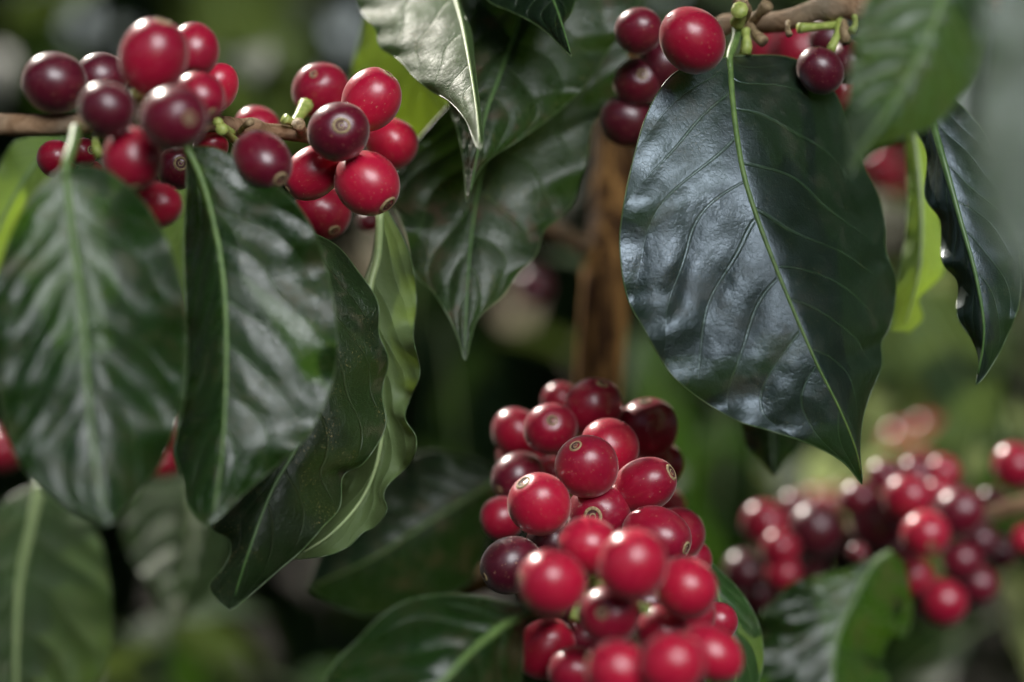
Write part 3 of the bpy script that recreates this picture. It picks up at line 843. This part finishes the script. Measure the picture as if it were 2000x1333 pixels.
branch('coffee_branch', 'sunlit brown twig entering from the right edge into the blurred right cluster',
       [(2120,950,.690),(2000,985,.690),(1935,1004,.695),(1850,1010,.70),(1740,1020,.705),(1620,1050,.71),(1500,1080,.72)],
       [.0028,.0026,.0024,.0020,.0018], 'bark')
branch('coffee_branch', 'short dark side twig leaving the trunk to the left, behind the brown-tinged leaf',
       [(1180,500,.705),(1135,480,.70),(1095,457,.695),(1050,440,.69),(960,400,.68)], [.0036,.0028,.0022,.0018], 'bark_dark', ((.4,.4),))
branch('coffee_branch', 'ochre twig showing in the gap left of the plum cherry, above the glossy green leaf',
       [(800,1180,.70),(900,1150,.69),(960,1125,.68),(1040,1090,.67),(1140,1050,.66)], [.0036,.0040,.0040,.0030], 'bark_trunk')

# trunk of the shrub with its bark, down to the soil
tp = [P(1220,-500,.74), P(1212,-100,.73), P(1204,200,.72), P(1194,400,.71), P(1182,560,.70), P(1168,760,.70), P(1155,1000,.70)]
base = Vector((tp[-1].x + .01, tp[-1].y + .03, 0))
tp += [tp[-1].lerp(base, f) for f in (.12, .3, .55, .8, 1.0)]
trunk = empty('coffee_shrub_trunk', base)
tagobj(trunk, 'upright brown trunk behind the leaves in the centre, lit amber on its left side', 'trunk')
a = catmull([tuple(p) for p in tp[::-1]], 120)
zz = a[:, 2]
# resample by height
idx = np.argsort(zz); a = a[idx]
r = np.interp(np.linspace(0, 1, len(a)), [0, .3, .6, 1], [.014, .0084, .0066, .0057])
V, F = tube_data([Vector(q) - base for q in a], r, 20, .10, rng)
me = bpy.data.meshes.new('trunk_stem'); me.from_pydata(V, [], F); me.materials.append(M['bark_trunk']); smooth(me)
link_mesh('trunk_stem', me, trunk)

# ------------------------------------------------------------------ leaves of the middle distance and the foliage round about
def leaf_template(n=14, k=3, L=.13, W=.026, fold=.25, droop=.25, seed=0):
    """a leaf lying along +X, upper face +Z"""
    rg = random.Random(seed)
    V, F, U = [], [], []
    cols = [j / k for j in range(-k, k + 1)]
    for i in range(n + 1):
        t = i / n
        wv = W * (math.sin(math.pi * t ** .85) ** .75 if 0 < t < 1 else 0) * (1 if t < .8 else (1 - (t - .8) * 1.2))
        for v in cols:
            x = L * t; z = -droop * L * t * t + abs(v) * wv * fold + .0015 * math.sin(14 * t + 3 * v + seed) * abs(v)
            V.append((x, v * wv, z)); U.append((8 * (t - .25 * abs(v)) + 2, v))
    m = len(cols)
    for i in range(n):
        for j in range(m - 1):
            a_ = i * m + j
            F.append((a_, a_ + m, a_ + m + 1, a_ + 1))
    return np.array(V), F, U

def bg_leaf_mesh(seed, L, W, fold, droop):
    V, F, U = leaf_template(22, 5, L, W, fold, droop, seed)
    me = bpy.data.meshes.new('blade')
    me.from_pydata([tuple(v) for v in V], [], F); smooth(me)
    uvl = me.uv_layers.new(name='vein')
    for lp in me.loops: uvl.data[lp.index].uv = U[lp.vertex_index]
    rib = [Vector((L * t, 0, -droop * L * t * t + .0003)) for t in np.linspace(-.12, .97, 16)]
    RV, RF = tube_data(rib, list(np.linspace(.0012, .0002, 16)), 6)
    mr = bpy.data.meshes.new('midrib'); mr.from_pydata(RV, [], RF); mr.materials.append(M['rib_pale']); smooth(mr)
    return me, mr
BGM = []
for q, (L, W, f, dr_) in enumerate(((.12, .026, .2, .3), (.15, .031, .35, .45), (.10, .023, .1, .15))):
    for mt in ('leaf_bg', 'leaf_mid', 'leaf_blur'):
        me, mr = bg_leaf_mesh(q, L, W, f, dr_); me.materials.append(M[mt]); BGM.append((mt, me, mr))

def orient(dirx, nrm):
    x = Vector(dirx).normalized(); z = Vector(nrm); z = (z - x * z.dot(x)).normalized(); y = z.cross(x)
    return Matrix((x, y, z)).transposed().to_4x4()

def bgleaf(px, py, d, dirx, nrm, mt, label, var=0, s=1.0):
    cand = [b for b in BGM if b[0] == mt]
    _, me, mr = cand[var % 3]
    root = empty('coffee_leaf', P(px, py, d))
    root.matrix_world = Matrix.Translation(P(px, py, d)) @ orient(dirx, nrm) @ Matrix.Scale(s, 4)
    tagobj(root, label, 'leaf', BGG)
    link_mesh('blade', me, root); link_mesh('midrib', mr, root)

BL = [
 (400,-60,1.2,(.4,.1,-1),(.2,-1,.5),'leaf_blur','soft grey-green leaf blur right above the biggest cherry',0,1.1),
 (490,-40,1.3,(.2,.2,-1),(-.2,-1,.4),'leaf_blur','soft green leaf blur above the stem between the two upper cherry groups',1,1.0),
 (40,40,1.4,(.5,.1,-.8),(0,-1,.5),'leaf_bg','dim leaf blur in the top left corner',1,1.0),
 (1320,-30,1.1,(1,.1,-.1),(0,-.6,1),'leaf_blur','pale leaf blur above the large glossy cherry at the top',0,1.0),
 (1500,-50,1.0,(1,.2,-.2),(0,-.8,.6),'leaf_blur','bright green leaf blur over the knobbly top right branch',2,.9),
 (1080,500,.95,(.6,.1,-.05),(0,-.5,1),'leaf_blur','small lime leaf blur left of the trunk under the side twig',2,.45),
 (1780,560,.85,(.5,.1,-.8),(-.3,-1,.4),'leaf_blur','green leaf blur under the narrow yellow-green leaf',0,.8),
 (1700,640,1.1,(.8,.1,-.6),(0,-1,.6),'leaf_blur','light green leaf blur behind the lower right edge of the largest leaf',1,1.0),
 (1990,640,1.0,(-.6,.1,-.8),(0,-1,.6),'leaf_blur','pale leaf blur at the right edge below the dark bluish leaf',1,1.0),
 (1940,760,.95,(-.3,0,-1),(-.3,-1,.3),'leaf_blur','large pale green leaf blur above the right cherry cluster',1,1.0),
 (1960,860,.80,(.1,.1,-1),(-.5,-1,.2),'leaf_mid','dark green leaf blur behind the lone cherry at the right edge',0,.6),
 (1420,800,1.0,(-.1,0,-1),(-.2,-1,.3),'leaf_mid','grey-green leaf blur hanging between the central cluster and the small dark leaf tip',0,.9),
 (1640,900,1.15,(-1,0,-.15),(0,-.7,1),'leaf_blur','light green leaf blur left of the tip of the largest leaf',2,1.0),
 (1240,650,1.05,(.5,0,-.9),(0,-1,.3),'leaf_mid','dim leaf blur behind the lower left edge of the largest leaf',0,.9),
 (860,620,1.1,(.2,0,-1),(.3,-1,.2),'leaf_bg','dim leaf blur under the long drip tip in the centre',1,1.1),
 (820,480,1.0,(-.1,0,-1),(0,-1,.2),'leaf_bg','dark green leaf blur right of the pale curling leaf',2,.8),
 (1440,930,1.1,(-1,.1,.02),(0,-.5,1),'leaf_blur','pale streak of a leaf behind the right side of the central cluster',2,.6),
 (250,1250,.95,(.6,.2,-.6),(.2,-.8,.7),'leaf_mid','dim green leaf blur at the bottom left, below the sunlit one',0,.8),
 (560,1330,.95,(.8,.2,-.3),(.2,-.8,.7),'leaf_mid','dark leaf blur at the bottom, left of the glossy green leaf',1,.8),
 (1900,1230,.95,(-.7,.2,-.5),(-.2,-.8,.7),'leaf_mid','dark green leaf blur in the bottom right corner',0,.9),
]
for b in BL: bgleaf(*b[:7], var=b[7], s=b[8] * .72)

def foliage(name, label, spots, mat, seed, L=.13):
    """one mass of leaves: spots = list of (position, size)"""
    rg = random.Random(seed)
    T, F, U = leaf_template(6, 1, L, L * .21, .25, .3, seed)
    nv = len(T); VV = []; FF = []; UU = []
    for i, (p, s) in enumerate(spots):
        az = rg.uniform(0, 2 * math.pi); el = rg.uniform(-1.3, .3)
        dx = Vector((math.cos(az) * math.cos(el), math.sin(az) * math.cos(el), math.sin(el)))
        nz = Vector((rg.uniform(-.5, .5), rg.uniform(-.5, .5), 1))
        mt = np.array(orient(dx, nz))[:3, :3] * s
        VV.append(T @ mt.T + np.array(p))
        FF += [tuple(k + i * nv for k in f) for f in F]
        UU += U
    me = bpy.data.meshes.new(name)
    me.from_pydata(np.vstack(VV).tolist(), [], FF); smooth(me)
    uvl = me.uv_layers.new(name='vein')
    vi = np.zeros(len(me.loops), int); me.loops.foreach_get('vertex_index', vi)
    uvl.data.foreach_set('uv', np.array(UU)[vi].ravel())
    me.materials.append(mat)
    return tagobj(link_mesh(name, me), label, 'foliage', kind='stuff')

rg = random.Random(31)
spots = []
def clump(px, py, d, n, sx, sy, smin=.35, smax=.7):
    for _ in range(n):
        dd = d * rg.uniform(.9, 1.15)
        spots.append((tuple(P(px + rg.gauss(0, sx), py + rg.gauss(0, sy), dd)), rg.uniform(smin, smax)))
clump(250, 60, 1.3, 16, 260, 80)
clump(560, 60, 1.25, 6, 80, 90); clump(1330, -20, 1.1, 8, 60, 40); clump(880, 700, 1.3, 6, 60, 90)
clump(300, 1200, .95, 8, 120, 70); clump(1720, 420, 1.1, 8, 50, 120)
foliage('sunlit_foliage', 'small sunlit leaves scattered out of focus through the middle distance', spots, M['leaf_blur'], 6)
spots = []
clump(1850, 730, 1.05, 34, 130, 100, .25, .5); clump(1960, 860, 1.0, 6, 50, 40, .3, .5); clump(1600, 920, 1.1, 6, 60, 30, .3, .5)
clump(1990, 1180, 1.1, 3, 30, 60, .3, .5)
foliage('sun_tinted_foliage', 'yellow-green leaves with sunlight put into their colour, far out of focus at the right', spots, M['leaf_glow'], 16)
spots = []
for _ in range(380):
    y = rg.uniform(1.85, 3.2); spots.append(((rg.uniform(-.5, .5) * y * 1.2, y, rg.uniform(CAM_H - .25 * y, CAM_H + .20 * y)), rg.uniform(.6, 1.1)))
foliage('far_pale_foliage', 'paler leaves among the dark background foliage', spots, M['leaf_blur'], 7)
rg = random.Random(77)
spots = []
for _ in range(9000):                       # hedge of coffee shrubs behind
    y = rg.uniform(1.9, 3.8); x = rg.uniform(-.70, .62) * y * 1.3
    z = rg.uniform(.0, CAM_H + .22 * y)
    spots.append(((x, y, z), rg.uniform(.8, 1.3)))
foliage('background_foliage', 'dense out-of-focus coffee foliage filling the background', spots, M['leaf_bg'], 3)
spots = []
for _ in range(6500):                       # unseen shrubs added around the photographer, shaped to darken reflections
    an = rg.uniform(-math.pi, math.pi)
    rr = rg.uniform(.95, 1.9)
    x, y = math.sin(an) * rr, -math.cos(an) * rr
    if y > .2 and abs(x) < y * .5: continue
    z = rg.uniform(.2, CAM_H + (1.1 if x > .75 and y > -.3 else .40))
    if y > 0 and (Vector((x, y, z)) - (P(600, 200, .54) + SUN * ((Vector((x, y, z)) - P(600, 200, .54)).dot(SUN)))).length < .30: continue
    if y > 0 and (Vector((x, y, z)) - (P(1150, 350, .78) + SUN * ((Vector((x, y, z)) - P(1150, 350, .78)).dot(SUN)))).length < .18: continue
    if y > 0 and (Vector((x, y, z)) - (P(1850, 760, 1.1) + SUN * ((Vector((x, y, z)) - P(1850, 760, 1.1)).dot(SUN)))).length < .25: continue
    spots.append(((x, y, z), rg.uniform(.8, 1.3)))
foliage('added_surround_foliage', 'unseen leaves added around the viewpoint to darken reflections', spots, M['leaf_bg'], 4)

# unseen canopy added to dim the background, gaps aimed at chosen spots
rg = random.Random(21)
spots = []
HOLES = [(P(560, 230, .53), .13), (P(860, 60, .56), .10), (P(1790, 450, .59), .07), (P(1150, 1150, .47), .04), (P(1930, 700, 1.05), .22), (P(1400, 850, 1.0), .06),
         (P(350, 1080, .75), .07), (P(100, 1100, .65), .08), (P(1150, 350, .78), .08), (P(450, -10, 1.25), .08), (P(1330, 0, 1.1), .06), (P(60, 330, .6), .04)]
CD = PATCH_DIR
for _ in range(6500):
    p = Vector((rg.uniform(-2.2, 2.0), rg.uniform(-.15, 3.6), rg.uniform(1.95, 2.45)))
    ok = True
    for q, rad in HOLES:
        t = (p.z - q.z) / SUN.z
        if (p - (q + SUN * t)).length < rad + .20: ok = False
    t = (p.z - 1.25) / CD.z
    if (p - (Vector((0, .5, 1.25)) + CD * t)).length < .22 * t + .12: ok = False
    if ok: spots.append((tuple(p), rg.uniform(.8, 1.3)))
foliage('added_canopy_foliage', 'unseen leaf canopy added overhead to block light from the background', spots, M['leaf_bg'], 12, L=.19)

# unseen leaves added above and left of the view, that shade the lower leaves
rg = random.Random(9)
spots = []
def shade(px, py, d, dist, n, sp):
    c0 = P(px, py, d) + SUN * dist
    for _ in range(n):
        spots.append((tuple(c0 + Vector((rg.uniform(-sp, sp), rg.uniform(-sp, sp), rg.uniform(-sp, sp) * .5))), rg.uniform(.5, .75)))
shade(120, 740, .45, .25, 6, .03); shade(120, 900, .45, .27, 2, .03)
shade(450, 760, .48, .32, 6, .03); shade(450, 920, .48, .30, 2, .03)
shade(600, 860, .53, .42, 6, .04); shade(700, 800, .55, .45, 4, .03)
shade(1800, 100, .43, .45, 6, .04)
foliage('added_shade_foliage', 'unseen leaves added above and left of the view to block the sun', spots, M['leaf_mid'], 8)

# ------------------------------------------------------------------ ground
s = NT('soil')
ob = s.n('ShaderNodeTexCoord').outputs['Object']
nn = s.noise(ob, 6, 8, .7); n2 = s.noise(ob, 40, 5, .7)
c = s.mix(s.rng(nn, .35, .65), (.02, .014, .009), (.05, .035, .02))
c = s.mix(s.rng(n2, .55, .7), c, (.03, .04, .014))
pr = s.n('ShaderNodeBsdfPrincipled'); pr.inputs['Roughness'].default_value = .95
s.l(c, pr.inputs['Base Color']); s.l(s.bump(n2, .8, .03), pr.inputs['Normal']); s.l(pr.outputs[0], s.out.inputs[0])
N = 60
xs = np.sign(np.linspace(-1, 1, N)) * np.abs(np.linspace(-1, 1, N)) ** 3 * 150
gv = [(x, y, (.05 * math.sin(x * 1.7) * math.cos(y * 1.3) if abs(x) < 20 and abs(y) < 20 else 0) - .03) for y in xs for x in xs]
gf = [(j * N + i, j * N + i + 1, (j + 1) * N + i + 1, (j + 1) * N + i) for j in range(N - 1) for i in range(N - 1)]
me = bpy.data.meshes.new('ground'); me.from_pydata(gv, [], gf); me.materials.append(s.m); smooth(me)
tagobj(link_mesh('ground', me), kind='structure')
